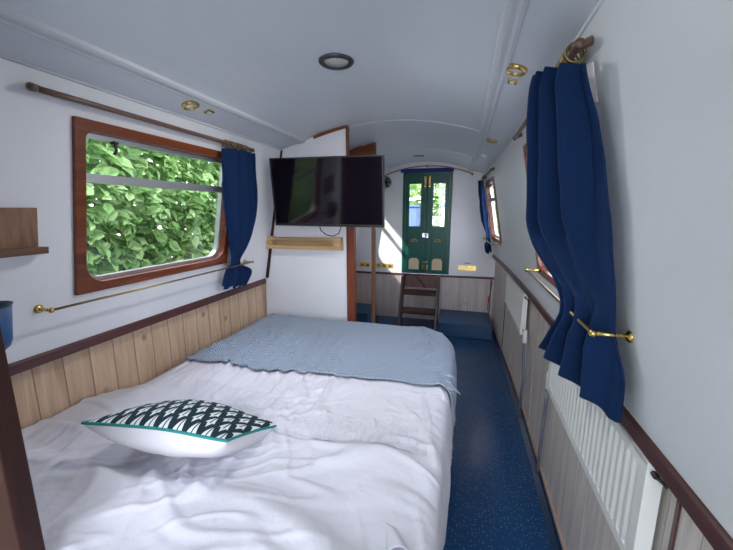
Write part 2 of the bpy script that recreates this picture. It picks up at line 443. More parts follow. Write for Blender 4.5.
def slab(mb, s, y0, y1, z0, z1, d0, d1):
    mb.hexa([W(s, y0, z0, d0), W(s, y1, z0, d0), W(s, y1, z1, d0), W(s, y0, z1, d0)], [W(s, y0, z0, d1), W(s, y1, z0, d1), W(s, y1, z1, d1), W(s, y0, z1, d1)])
def window(k):
    s, a, b = WIN[k]; c, d = WZ0, WZ1
    inn = rrect(a+FW, b-FW, c+FW, d-FW, .075, .03); out = expand(inn, a, b, c, d)
    mb = MB(); ring(mb, s, out, inn, .014, -.002)                    # face frame
    out2 = expand(inn, a+.014, b-.014, c+.014, d-.014)
    ring(mb, s, out2, inn, -.002, -.040)                             # lining
    fr = struct('window_%d' % k, mb, M['mahogY'], bevel=.002)
    al0 = rrect(a+FW+.001, b-FW-.001, c+FW+.001, d-FW-.001, .074, .03); al1 = rrect(a+FW+.016, b-FW-.016, c+FW+.016, d-FW-.016, .062, .02)
    mb = MB(); ring(mb, s, al0, al1, -.022, -.050)
    zt = c+(d-c)*.695
    slab(mb, s, a+FW+.012, b-FW-.012, zt-.014, zt+.014, -.020, -.046)
    slab(mb, s, a+FW+.012, b-FW-.012, zt-.018, zt-.014, -.014, -.046)
    obj('metal_frame', mb, M['alu'], fr)
    mb = MB(); slab(mb, s, a+FW+.012, b-FW-.012, c+FW+.012, zt, -.040, -.044); slab(mb, s, a+FW+.012, b-FW-.012, zt, d-FW-.012, -.036, -.040)
    obj('pane', mb, M['glass'], fr)
    # hopper catch and two side stays
    mb = MB(); yc = a+.165
    mb.tube([W(s, yc-.006, d-FW-.012, -.030), W(s, yc, d-FW-.020, -.018), W(s, yc+.002, d-FW-.045, -.014), W(s, yc-.004, d-FW-.062, -.018)], [.006,.007,.005,.006], 8)
    mb.tube([W(s, yc-.014, d-FW-.020, -.022), W(s, yc+.014, d-FW-.018, -.022)], .005, 8)
    obj('catch', mb, M['black'], fr)
    for yy in (a+FW+.018, b-FW-.018):
        mb = MB(); mb.tube([W(s, yy, zt+.020, -.026), W(s, yy, zt+.075, -.018)], .004, 6); obj('stay', mb, M['black'], fr)
    return fr
for k in WIN: window(k)

# ------------------------------------------------------------------ end bulkhead
we = wx(YE, ZR)
mb = MB()
# outline of the end wall (world x,z) following hull section; hole for the doors
DX0, DX1, DZ0, DZ1 = -.235, .345, .585, 1.815
T = .05
def endx(z): return .95*nar(YE) if z < ZR else min(wx(YE, z), 9)
def endcol(x0, x1, zlo):     # quad column up to ceiling
    mb.hexa([(x0, YE, zlo), (x1, YE, zlo), (x1, YE, ceil_z(x1/cn(YE))+.01), (x0, YE, ceil_z(x0/cn(YE))+.01)],
            [(x0, YE+T, zlo), (x1, YE+T, zlo), (x1, YE+T, ceil_z(x1/cn(YE))+.01), (x0, YE+T, ceil_z(x0/cn(YE))+.01)])
xsr = [.52*cn(YE), .60*cn(YE), .743*cn(YE)]
for s in (-1, 1):
    edge = DX1 if s > 0 else -DX0
    prev = edge
    for x in (.40, .47, *xsr):
        if x > prev+.01: endcol(min(s*prev, s*x), max(s*prev, s*x), DZ0-.02); prev = x
    # triangle out to the leaning wall, plus lower rectangle
    xl = .743*cn(YE)
    mb.hexa([(s*xl, YE, DZ0-.02), (s*.95*nar(YE), YE, DZ0-.02), (s*.95*nar(YE), YE, ZR), (s*xl, YE, 1.768)],
            [(s*xl, YE+T, DZ0-.02), (s*.95*nar(YE), YE+T, DZ0-.02), (s*.95*nar(YE), YE+T, ZR), (s*xl, YE+T, 1.768)])
for i in range(8):
    x0 = DX0+(DX1-DX0)*i/8; x1 = DX0+(DX1-DX0)*(i+1)/8; endcol(x0, x1, DZ1)
endw = struct('wall_end', mb, M['wall'])
mb = MB().box(-.95*nar(YE), .95*nar(YE), YE, YE+T, 0, DZ0-.02); obj('wainscot', mb, M['ashX'], endw)
mb = MB().box(-.95*nar(YE)+.001, .95*nar(YE)-.001, YE-.018, YE, DZ0-.028, DZ0-.003); struct('trim_10', mb, M['railX'], bevel=.003)
mb = MB()
for x in (.235, .835): mb.box(x-.006, x+.006, YE-.008, YE, .15, DZ0-.03)
struct('trim_11', mb, M['rail'])

# double doors
mb = MB()
fw = .03
mb.box(DX0, DX0+fw, YE-.012, YE+T, DZ0, DZ1); mb.box(DX1-fw, DX1, YE-.012, YE+T, DZ0, DZ1)
mb.box(DX0+fw, DX1-fw, YE-.012, YE+T, DZ1-fw, DZ1); mb.box(DX0+fw, DX1-fw, YE-.012, YE+T, DZ0, DZ0+.012)
door = struct('door_1', mb, M['green'], bevel=.002)
xm = (DX0+DX1)/2
for s in (-1, 1):
    x0, x1 = (DX0+fw+.002, xm-.002) if s < 0 else (xm+.002, DX1-fw-.002)
    gx0, gx1 = x0+.055, x1-.055
    if s < 0: gx0, gx1 = x0+.045, x1-.068
    else: gx0, gx1 = x0+.068, x1-.045
    gz0, gz1 = 1.165, 1.672
    mb = MB(); y0, y1 = YE+.004, YE+.036
    mb.box(x0, gx0, y0, y1, DZ0+.014, DZ1-fw-.002); mb.box(gx1, x1, y0, y1, DZ0+.014, DZ1-fw-.002)
    mb.box(gx0, gx1, y0, y1, gz1, DZ1-fw-.002); mb.box(gx0, gx1, y0, y1, 1.06, gz0); mb.box(gx0, gx1, y0, y1, DZ0+.014, DZ0+.05)
    mb.box(gx0, gx1, y0+.010, y1, DZ0+.05, 1.06)
    leaf = obj('door_leaf', mb, M['green'], door, bevel=.002)
    mb = MB().box(gx0, gx1, YE+.02, YE+.024, gz0, gz1); obj('pane', mb, M['glass'], leaf)
    # glazing bead
    mb = MB()
    for a, b, c, d in ((gx0-.006, gx0+.004, gz0-.006, gz1+.006), (gx1-.004, gx1+.006, gz0-.006, gz1+.006), (gx0, gx1, gz0-.006, gz0+.004), (gx0, gx1, gz1-.004, gz1+.006)): mb.box(a, b, YE-.001, YE+.006, c, d)
    obj('glazing_bead', mb, M['greenlight'], leaf)
    # painted cream panel with clipped top
    cx = (gx0+gx1)/2; hw = .062
    pts = [(cx-hw, .625), (cx+hw, .625), (cx+hw, .745), (cx+hw*.62, .775), (cx-hw*.62, .775), (cx-hw, .745)]
    mb = MB(); n = len(pts); mb.add([(x, YE+.0135, z) for x, z in pts]+[(x, YE+.0105, z) for x, z in pts], [tuple(range(n)), tuple(range(2*n-1, n-1, -1))]+[(i, (i+1) % n, n+(i+1) % n, n+i) for i in range(n)])
    p = obj('painted_panel', mb, M['cream'], leaf); p['label'] = 'cream painted panel'
    # gilt arch pull
    mb = MB(); mb.tube([(cx+.034*math.cos(t), YE+.002, .985+.026*math.sin(t)) for t in [PI*i/10 for i in range(11)]], .004, 8); mb.tube([(cx-.044, YE+.002, .985), (cx+.044, YE+.002, .985)], .0035, 8)
    obj('gilt_arch', mb, M['gold'], leaf)
    # bolt at the top of the leaf
    bx = xm+s*.026
    mb = MB().box(bx-.009, bx+.009, YE-.004, YE+.004, 1.63, 1.755); mb.tube([(bx, YE-.008, 1.64), (bx, YE-.008, 1.77)], .005, 8); mb.ball((bx, YE-.014, 1.67), .008, 8)
    obj('brass_bolt', mb, M['brass'], leaf)
    mb = MB().box(bx-.007, bx+.007, YE-.004, YE+.004, .60, .70); mb.tube([(bx, YE-.008, .60), (bx, YE-.008, .70)], .004, 8)
    obj('brass_bolt', mb, M['brass'], leaf)
mb = MB().box(xm-.045, xm-.005, YE-.006, YE+.004, 1.035, 1.085); mb.tube([(xm-.02, YE-.02, 1.07), (xm+.03, YE-.02, 1.055)], .007, 8); mb.tube([(xm-.02, YE-.02, 1.07), (xm-.02, YE+.0, 1.07)], .006, 8)
mb.box(xm+.006, xm+.03, YE-.008, YE+.004, 1.03, 1.08)
mb2 = MB().box(xm-.008, xm+.008, YE+.037, YE+.045, DZ0+.014, DZ1-fw-.002); obj('meeting_strip', mb2, M['green'], door)
obj('door_handle', mb, M['chrome'], door)
mb = MB().tube([(xm-.03, YE-.012, .73), (xm+.03, YE-.012, .73)], .005, 8); mb.box(xm-.03, xm-.02, YE-.014, YE+.004, .722, .738); mb.box(xm+.02, xm+.03, YE-.014, YE+.004, .722, .738); obj('hasp', mb, M['chrome'], door)

# blue rolled blind over the doors and arched brass rod
mb = MB(); mb.hexa([(DX0-.03, YE-.03, 1.80), (DX1+.01, YE-.03, 1.80), (DX1+.01, YE-.03, 1.842), (DX0-.03, YE-.03, 1.842)], [(DX0-.03, YE-.013, 1.80), (DX1+.01, YE-.013, 1.80), (DX1+.01, YE-.013, 1.842), (DX0-.03, YE-.013, 1.842)])
tag(obj('pelmet', mb, M['pelmet'], bevel=.006), 'royal blue fabric pelmet above the green double doors', 'pelmet')
ar = thing('arched_curtain_rail', 'thin arched brass curtain rail over the green double doors', 'curtain rail', (.045, YE-.035, 1.85))
mb = MB(); mb.tube([(.045+.52*t, YE-.036, 1.868-.105*t*t) for t in [i/12-1 for i in range(25)]], .006, 8); obj('rail', mb, M['brassold'], ar)
for x in (-.47, .045, .56):
    z = 1.868-.105*((x-.045)/.52)**2; mb = MB().tube([(x, YE-.036, z), (x, YE-.001, z)], .006, 8); mb.lathe((x, YE-.001, z), (0,-1,0), [(.014, 0), (.014, .004)], 12); obj('bracket', mb, M['brass'], ar)

# sockets / switch plates
def plate(x0, x1, z0, z1, label, n):
    mb = MB().box(x0, x1, YE-.008, YE, z0, z1); t = obj('socket_plate', mb, M['brasspale'], bevel=.002)
    tag(t, label, 'socket', 'brass socket plates on the end wall')
    for i in range(n):
        cx = x0+(x1-x0)*(i+.5)/n; mb = MB().box(cx-.018, cx+.018, YE-.011, YE-.007, (z0+z1)/2-.018, (z0+z1)/2+.014); obj('switch', mb, M['brass'], t, bevel=.001)
plate(-.785, -.64, .635, .70, 'brass socket plate glimpsed through the wooden doorway, leftmost on the end wall', 2)
plate(-.57, -.345, .635, .70, 'double brass socket plate just left of the green doors', 3)
plate(.445, .665, .645, .71, 'double brass socket plate just right of the green doors', 3)
mb = MB().box(.52, .59, YE-.012, YE, .735, .742); tag(obj('wall_catch', mb, M['steel']), 'tiny dark strip above the right-hand brass socket plate', 'fitting')

# small dark spoked fan left of the doors
fan = thing('wall_fan', 'small round black spoked wall fan beside the television edge', 'fan', (-.44, YE, 1.66))
c = Vector((-.44, YE-.05, 1.69)); mb = MB()
for r in (.065, .045, .025): mb.tube([(c.x+r*math.cos(t), c.y, c.z+r*math.sin(t)) for t in [2*PI*i/24 for i in range(24)]], .004, 6, closed=True)
for i in range(8): t = PI*i/4; mb.tube([(c.x+.012*math.cos(t), c.y, c.z+.012*math.sin(t)), (c.x+.065*math.cos(t), c.y, c.z+.065*math.sin(t))], .003, 6)
obj('guard', mb, M['black'], fan)
mb = MB()
for i in range(5):
    t = 2*PI*i/5; d = Vector((math.cos(t), 0, math.sin(t))); e = Vector((-math.sin(t), 0, math.cos(t))); q = c+Vector((0,.012,0))
    mb.hexa([q+d*.01-e*.006, q+d*.055-e*.012, q+d*.055+e*.014, q+d*.01+e*.006], [q+d*.01-e*.006+Vector((0,.003,0)), q+d*.055-e*.012+Vector((0,.003,0)), q+d*.055+e*.014+Vector((0,.006,0)), q+d*.01+e*.006+Vector((0,.003,0))])
obj('blades', mb, M['pipe'], fan)
mb = MB().lathe(c, (0,1,0), [(.012, -.004), (.018, .0), (.018, .03), (.022, .044), (.022, .05)], 16); obj('motor', mb, M['black'], fan)

# red connector on black lead at the end corner
rc = thing('cable_lead', 'black lead with a small red connector hanging in the far right corner', 'cable', (.80, YE-.03, .30))
mb = MB().tube([(.845, YE-.025, .55), (.842, YE-.025, .48), (.835, YE-.03, .40), (.822, YE-.03, .34), (.815, YE-.03, .25), (.815, YE-.028, .18)], .004, 8); obj('lead', mb, M['black'], rc)
mb = MB().box(.808, .836, YE-.045, YE-.02, .285, .345); obj('connector', mb, M['red'], rc, bevel=.004)['label'] = 'red connector'
for i, x in enumerate((.53, .56)):
    mb = MB().tube([(x, YE-.02, .1515), (x, YE-.02, .235)], .010, 12); mb.lathe((x, YE-.02, .235), (0,0,1), [(.013, 0), (.013, .012)], 12)
    tag(obj('pipe_stub', mb, M['white']), ['white pipe stub on the blue platform, left one of the pair', 'white pipe stub on the blue platform, right one of the pair'][i], 'pipe', 'white pipe stubs')

# blue platforms
mb = MB().box(.27, .835, 3.70, YE-.009, .0015, .15)
tag(obj('platform_step', mb, M['platform'], bevel=.004), 'blue covered low platform right of the wooden steps', 'platform')
mb = MB().box(-.86, -.56, 3.80, YE-.009, .0015, .15)
tag(obj('platform_step', mb, M['platform'], bevel=.004), 'blue covered low platform glimpsed through the wooden doorway', 'platform')

# wooden steps
st = thing('boarding_steps', 'dark brown wooden boarding steps with two treads below the green doors', 'steps', (.02, 4.0, 0))
def stringer(x):
    mb = MB(); a = (3.84, 0.001); w = .085
    q = [(x-.014, 3.82, .001), (x-.014, 3.95, .001), (x-.014, 4.215, .575), (x-.014, 4.06, .575)]
    r = [(p[0]+.028, p[1], p[2]) for p in q]; mb.hexa(q, r); return mb
for x in (-.19, .235): obj('stringer', stringer(x), M['step'], st, bevel=.002)
for z, y0 in ((.185, 3.86), (.39, 3.95)):
    mb = MB().box(-.176, .221, y0, y0+.20, z-.014, z+.014); obj('tread', mb, M['step'], st, bevel=.003)
mb = MB().box(-.175, .22, 4.19, 4.205, .42, .56); obj('back_board', mb, M['stepback'], st)
mb = MB().hexa([(.06, 4.185, .42), (.10, 4.185, .42), (-.02, 4.185, .56), (-.06, 4.185, .56)], [(.06, 4.189, .42), (.10, 4.189, .42), (-.02, 4.189, .56), (-.06, 4.189, .56)]); obj('brace', mb, M['step'], st)

# ------------------------------------------------------------------ partition with doorway
PX = -.262
mb = MB()
def pcol(x0, x1, zlo, z1a, z1b): mb.hexa([(x0, YP, zlo), (x1, YP, zlo), (x1, YP, z1b), (x0, YP, z1a)], [(x0, YP+.02, zlo), (x1, YP+.02, zlo), (x1, YP+.02, z1b), (x0, YP+.02, z1a)])
mb.hexa([(-.949, YP, .0), (-.744, YP, .0), (-.744, YP, 1.766), (-.9195, YP, .84)], [(-.949, YP+.02, 0), (-.744, YP+.02, 0), (-.744, YP+.02, 1.766), (-.9195, YP+.02, .84)])
xs = [-.744, -.66, -.58, -.50, -.42, -.34, PX-.012]
for a, b in zip(xs, xs[1:]): pcol(a, b, 0, ceil_z(a)-.002, ceil_z(b)-.002)
struct('wall_partition', mb, M['wall'])
mb = MB()                                                     # top trim following the ceiling
for a, b in zip(xs[3:], xs[4:]):
    mb.hexa([(a, YP-.008, ceil_z(a)-.020), (b, YP-.008, ceil_z(b)-.020), (b, YP-.008, ceil_z(b)-.003), (a, YP-.008, ceil_z(a)-.003)],
            [(a, YP, ceil_z(a)-.020), (b, YP, ceil_z(b)-.020), (b, YP, ceil_z(b)-.003), (a, YP, ceil_z(a)-.003)])
struct('trim_12', mb, M['mahogX'])
mb = MB()                                                     # strip up the hull side of the partition
mb.hexa([(-.94, YP-.012, .858), (-.895, YP-.012, .858), (-.735, YP-.012, 1.76), (-.752, YP-.012, 1.76)], [(-.94, YP-.001, .858), (-.895, YP-.001, .858), (-.735, YP-.001, 1.76), (-.752, YP-.001, 1.76)])
struct('trim_13', mb, M['darkpost'])
mb = MB().box(PX-.010, PX+.003, YP-.012, YP+.030, 1.481, ceil_z(PX)-.004); mb.box(PX-.012, PX+.045, YP-.012, YP+.035, 0.001, 1.48); struct('trim_14', mb, M['mahog'], bevel=.003)
mb = MB().box(PX+.0, PX+.03, 2.86, 2.90, .001, 1.78); struct('trim_15', mb, M['thinpost'], bevel=.003)
mb = MB()                                                     # curved header of the far doorway
xs2 = [-.70, -.58, -.45, -.35, PX+.03]
for a, b in zip(xs2, xs2[1:]): mb.hexa([(a, 2.862, 1.781), (b, 2.862, 1.781), (b, 2.862, ceil_z(b)-.004), (a, 2.862, max(1.79, ceil_z(a)-.01))], [(a, 2.90, 1.781), (b, 2.90, 1.781), (b, 2.90, ceil_z(b)-.004), (a, 2.90, max(1.79, ceil_z(a)-.01))])
struct('trim_16', mb, M['mahogX'])

# near bulkhead edge, dark wood
NX = -.272
mb = MB().box(NX-.07, NX, .345, .383, .001, 1.86); nb = struct('wall_near', mb, M['darkpost'], bevel=.004)
mb = MB()
mb.hexa([(-.94, .350, .001), (NX-.071, .350, .001), (NX-.071, .350, 1.86), (-.745, .350, 1.76)], [(-.94, .378, .001), (NX-.071, .378, .001), (NX-.071, .378, 1.86), (-.745, .378, 1.76)])
obj('panel', mb, M['darkpost'], nb)

# ------------------------------------------------------------------ radiators
def radiator(y0, y1, label, valve_y, pipe_y):
    x0, x1 = .905*nar((y0+y1)/2), .94*nar((y0+y1)/2); z0, z1 = .535, .812
    t = thing('radiator', label, 'radiator', (x1, (y0+y1)/2, z0), 'low white panel radiators on the right wall')
    mb = MB()
    # ribbed front
    nr = int((y1-y0-.06)/.0333); ys_ = [y0, y0+.028]; 
    P = [(x0, y0), (x0, y0+.03)]
    for i in range(nr):
        a = y0+.03+(y1-y0-.06)*i/nr; w = (y1-y0-.06)/nr
        P += [(x0+.004, a+w*.30), (x0+.004, a+w*.42), (x0, a+w*.72), (x0, a+w*1.0)]
    P += [(x0, y1)]
    za, zb = z0+.03, z1-.03
    n = len(P); vs = [(x, y, z) for z in (za, zb) for x, y in P]; mb.add(vs, [(i, i+1, n+i+1, n+i) for i in range(n-1)])
    vs = [(x, y, z) for (z, zz) in ((z0, 0), (za-.006, 0)) for x, y in P]
    mb.add([(x0, y, z) for z in (z0, za-.006) for x, y in P]+[], [(i, i+1, n+i+1, n+i) for i in range(n-1)])
    mb.add([(x0, y, za-.006) for x, y in P]+[(x, y, za) for x, y in P], [(i, i+1, n+i+1, n+i) for i in range(n-1)])
    mb.add([(x, y, zb) for x, y in P]+[(x0, y, zb+.006) for x, y in P], [(i, i+1, n+i+1, n+i) for i in range(n-1)])
    mb.add([(x0, y, zb+.006) for x, y in P]+[(x0, y, z1) for x, y in P], [(i, i+1, n+i+1, n+i) for i in range(n-1)])
    obj('panel', mb, M['rad'], t)
    mb = MB(); mb.box(x0+.001, x1, y0, y0+.004, z0, z1); mb.box(x0+.001, x1, y1-.004, y1, z0, z1); mb.box(x0, x1, y0-.001, y1+.001, z1-.004, z1+.002); mb.box(x0+.012, x1, y0+.004, y1-.004, z0+.004, z1-.006)
    obj('casing', mb, M['rad'], t, bevel=.0015)
    s_ = 1 if valve_y > (y0+y1)/2 else -1
    xv = x0+.022; mb = MB(); mb.tube([(xv, (y1-.01 if s_ > 0 else y0+.01), z0+.03), (xv, valve_y, z0+.03)], .009, 10); mb.lathe((xv, valve_y, z0-.03), (0,0,1), [(.012, 0), (.014, .02), (.014, .06), (.012, .085)], 14)
    obj('valve', mb, M['white'], t)
    mb = MB(); mb.tube([(xv, valve_y, z0-.03), (xv, valve_y+(pipe_y-valve_y)*.2, z0-.12), (xv+.004, pipe_y, z0-.26), (xv, pipe_y, .0)], .0085, 10); obj('pipe', mb, M['pipe'], t)
    mb = MB(); mb.tube([(x0+.014, y0-.012, z1-.02), (x0+.014, y0-.002, z1-.02)], .007, 10); mb.tube([(x0+.014, y0-.012, z1-.02), (x0+.028, y0-.014, z1-.032), (x0+.034, y0-.012, z1-.04)], .004, 8); obj('bleed_valve', mb, M['black'], t)
    return t
radiator(.80, 1.66, 'near white ribbed panel radiator below the large blue curtain', 1.72, 1.76)
radiator(2.40, 3.30, 'far white panel radiator low on the right wall beyond the first window', 2.33, 2.29)
for i, (y, w, k) in enumerate(((.755, .010, 'rail'), (3.42, .012, 'rail'), (2.18, .004, 'skirt'))):
    mb = MB().box(.95*nar(y)-.005, .95*nar(y)-.0005, y-w/2, y+w/2, .046, .816); struct('trim_%d' % (17+i), mb, M[k])

# ------------------------------------------------------------------ curtain rods, holdback rails, curtains
def rod(name, s, y0, y1, z, d, label, ring_ys, cat='curtain rod'):
    sc = 1
    t = thing(name, label, cat, tuple(W(s, (y0+y1)/2, z-.03)))
    p = [W(s, y0+(y1-y0)*i/10, z, d) for i in range(11)]
    mb = MB().tube(p, .0095, 14); obj('rod', mb, M['rod'], t)
    for y in (y0, y1):
        mb = MB(); q = W(s, y, z, d); w = W(s, y, z+.012, 0); mb.lathe(q, (0, -1 if y == y0 else 1, 0), [(.0095, -.004), (.0115, 0), (.0115, .012), (.008, .018)], 14)
        mb.tube([q+Vector((0, .012 if y == y0 else -.012, 0)), w+Vector((0, .008 if y == y0 else -.008, .0))], .010, 12); obj('bracket', mb, M['rod'], t)
    return t
def rings(t, s, ys_, z, d, r=.019):
    for i, y in enumerate(ys_):
        mb = MB(); tl = .25*math.sin(i*2.3); c = W(s, y, z-.006, d)
        mb.tube([c+Vector((r*math.cos(a), tl*r*math.sin(a)*.8, r*math.sin(a))) for a in [2*PI*j/20 for j in range(20)]], .0028, 8, closed=True)
        mb.tube([c+Vector((0, 0, -r)), c+Vector((0, .001, -r-.012))], .002, 6)
        obj('curtain_ring', mb, M['brassold'], t)
def holdback(s, y0, y1, z, d, label, knobs=True):
    t = thing('holdback_rail', label, 'holdback rail', tuple(W(s, (y0+y1)/2, z)))
    mb = MB().tube([W(s, y0+.0, z, d), W(s, (y0+y1)/2, z, d), W(s, y1, z, d)], .0045, 10); obj('rail', mb, M['brassold'], t)
    for y in (y0, y1):
        mb = MB(); q = W(s, y, z, d); w = W(s, y, z, 0); mb.tube([q, w], .0055, 10); mb.ball(q, .0095, 14); nrm = (q-w).normalized()
        mb.lathe(w, nrm, [(.015, 0), (.015, .003), (.011, .007), (.006, .010)], 18); obj('end_post', mb, M['brass'], t)
    return t
def resample(pts, n):
    pts = [Vector(p) for p in pts]; d = [0]
    for a, b in zip(pts, pts[1:]): d.append(d[-1]+(b-a).length)
    out = []
    for k in range(n+1):
        s = d[-1]*k/n; i = 0
        while i < len(pts)-2 and d[i+1] < s: i += 1
        f = (s-d[i])/(d[i+1]-d[i])
        # catmull-rom
        p0, p1, p2, p3 = pts[max(i-1, 0)], pts[i], pts[i+1], pts[min(i+2, len(pts)-1)]
        f = min(max(f, 0), 1)
        out.append(.5*((2*p1)+(p2-p0)*f+(2*p0-5*p1+4*p2-p3)*f*f+(3*p1-p0-3*p2+p3)*f**3))
    return out
def curtain(label, Lp, Rp, folds, amp, tie, seed, s, hem=.012):
    """Lp/Rp: boundary points top to bottom; folds displaced towards the room"""
    NU, NV = 96, 90
    A = resample(Lp, NV); B = resample(Rp, NV)
    def fn(u, v):
        j = round(v*NV); p = A[j].lerp(B[j], u); row = B[j]-A[j]; w = row.length
        inw = Vector((-s, 0, 0)); inw = (inw-row*inw.dot(row)/row.length_squared).normalized()
        ph = u*folds*2*PI+seed+.8*math.sin(v*3+seed)+.9*math.sin(u*5+seed)
        f = math.sin(ph)+.35*math.sin(2.1*ph+1.3+v*2)
        dt = abs(v-tie)
        k = (.12+.88*min(1, dt/.25)) if v < tie else (.12+1.08*min(1, dt/.14))
        edge = min(1, u/.06, (1-u)/.06)
        off = amp*k*(f*.5+.35)*edge+.006*noise.noise(Vector((u*6, v*9, seed)))
        belly = .02*math.sin(PI*u)*min(1, dt/.2)*(1 if v < tie else .6)
        q = p+inw*(off+belly)
        if v > tie+.05: q.z += hem*math.sin(ph)*(v-tie)/(1-tie)
        return q
    mb = MB().grid(fn, NU, NV); o = obj('curtain', mb, M['curtain'], solid=.0025, recalc=False)
    return tag(o, label, 'curtain', 'royal blue tied-back window curtains')
# right, near
r2 = rod('curtain_rod', 1, .945, 1.96, 1.712, .032, 'brown curtain rod above the right window behind the large blue curtain', None)
rings(r2, 1, [.962+.020*i for i in range(7)], 1.712, .032, .021)
holdback(1, .885, 1.80, 1.068, .076, 'brass holdback rail along the right wall passing across the large blue curtain')
curtain('large royal blue curtain tied back on the right, nearest the camera',
        [(.660,1.01,1.675), (.670,1.08,1.625), (.715,1.28,1.387), (.735,1.385,1.277), (.762,1.25,1.178), (.818,1.135,1.062), (.822,1.20,.98), (.815,1.31,.865)],
        [(.735,.925,1.668), (.752,.885,1.57), (.790,.855,1.372), (.825,.868,1.18), (.846,.880,1.07), (.866,.862,.975), (.887,.900,.850)],
        4.0, .046, .66, .4, 1, .016)
mb = MB(); mb.hexa([(.742,.97,1.678), (.752,.935,1.672), (.770,.935,1.590), (.757,.97,1.590)], [(.744,.971,1.678), (.754,.936,1.672), (.772,.936,1.590), (.759,.971,1.590)])
tag(obj('curtain_tape', mb, M['lining']), 'small white fabric tab behind the top of the large blue curtain', 'curtain tab')
# left
r1 = rod('curtain_rod', -1, .785, 1.865, 1.702, .032, 'long brown curtain rod above the left window with rings at its far end', None)
rings(r1, -1, [1.63+.028*i for i in range(7)], 1.702, .032)
holdback(-1, .79, 1.95, 1.022, .062, 'thin brass holdback rail below the left window')
curtain('royal blue curtain tied back at the far side of the left window',
        [(-.715,1.585,1.668), (-.743,1.603,1.511), (-.772,1.639,1.355), (-.804,1.696,1.186), (-.830,1.742,1.051), (-.838,1.702,1.009), (-.858,1.68,.904)],
        [(-.727,1.86,1.68), (-.768,1.935,1.481), (-.804,1.955,1.293), (-.834,1.91,1.136), (-.853,1.86,1.034), (-.868,1.98,.958), (-.885,1.94,.867)],
        4.0, .030, .78, 2.0, -1)
# right, far
r3 = rod('curtain_rod', 1, 3.30, 4.15, 1.705, .032, 'short curtain rod over the far right window near the green doors', None)
rings(r3, 1, [3.92+.03*i for i in range(5)], 1.705, .032)
holdback(1, 3.42, 4.15, 1.045, .10, 'short brass holdback rail under the far right window')
curtain('small royal blue curtain at the far right window near the green doors',
        [tuple(W(1, 3.88, 1.665, .07)), tuple(W(1, 3.90, 1.42, .085)), tuple(W(1, 3.93, 1.18, .085)), tuple(W(1, 3.98, 1.05, .075)), tuple(W(1, 3.95, .97, .09)), tuple(W(1, 3.97, .89, .085))],
        [tuple(W(1, 4.07, 1.67, .03)), tuple(W(1, 4.10, 1.42, .03)), tuple(W(1, 4.11, 1.18, .03)), tuple(W(1, 4.10, 1.05, .03)), tuple(W(1, 4.13, .97, .025)), tuple(W(1, 4.13, .90, .025))],
        3.0, .03, .75, 1.0, 1)

# ------------------------------------------------------------------ ceiling lights
def spot(name, x, y, r, label, ringm, lensm, grp=None):
    z = ceil_z(x/cn(y)); ax = abs(x)
    h = .001; nrm = Vector(((ceil_z((x+h)/cn(y))-ceil_z((x-h)/cn(y)))/(2*h), 0, -1)).normalized()
    t = thing(name, label, 'ceiling light', (x, y, z), grp)
    mb = MB().lathe((x, y, z), nrm, [(r, -.001), (r, .006), (r*.93, .011), (r*.78, .012), (r*.72, .006), (r*.70, .002)], 40); obj('bezel', mb, ringm, t)
    mb = MB().lathe((x, y, z), nrm, [(r*.70, .003), (r*.68, .006), (r*.3, .0075), (0, .008)], 32); obj('lens', mb, lensm, t)
    return t
spot('ceiling_light', -.008, 1.372, .068, 'round dark-rimmed ceiling light with grey lens in the middle of the ceiling', M['steel'], M['lens'])
G = 'small brass ceiling spotlights'
spot('ceiling_spotlight', -.650, 1.315, .036, 'small brass ceiling spotlight above the left window', M['brass'], M['lensw'], G)
spot('ceiling_spotlight', .634, 1.295, .036, 'small brass ceiling spotlight nearest, above the large blue curtain', M['brass'], M['lensw'], G)
spot('ceiling_spotlight', .642, 2.47, .036, 'small brass ceiling spotlight farther along the right side of the ceiling', M['brass'], M['lensw'], G)
spot('ceiling_spotlight', .630, 3.10, .024, 'tiny round ceiling fitting, farthest on the right side', M['white'], M['lensw'])
def csw(x, y, label):
    z = ceil_z(x); s = 1 if x > 0 else -1; t = thing('light_switch', label, 'switch', (x, y, z), 'small brass switches beside ceiling spotlights')
    tx = Vector((1, 0, -.294*s)).normalized(); nm = Vector((-.294*s, 0, -1)).normalized(); c = Vector((x, y, z)); yv = Vector((0,1,0))
    def bx(a, b, h0, h1):
        return MB().hexa([c-tx*a-yv*b+nm*h0, c+tx*a-yv*b+nm*h0, c+tx*a+yv*b+nm*h0, c-tx*a+yv*b+nm*h0], [c-tx*a-yv*b+nm*h1, c+tx*a-yv*b+nm*h1, c+tx*a+yv*b+nm*h1, c-tx*a+yv*b+nm*h1])
    obj('plate', bx(.016, .020, 0, .006), M['brass'], t, bevel=.001); obj('rocker', bx(.007, .010, .006, .010), M['lensw'], t)
csw(-.648, 1.425, 'small brass switch beside the left ceiling spotlight'); csw(.637, 1.405, 'small brass switch beside the nearest right ceiling spotlight')
mb = MB().box(-.055, .06, 3.76, 3.79, ceil_z(0)-.010, ceil_z(0)+.001)
tag(obj('ceiling_vent', mb, M['steel'], bevel=.002), 'narrow grey ceiling strip fitting just in front of the green doors', 'vent')

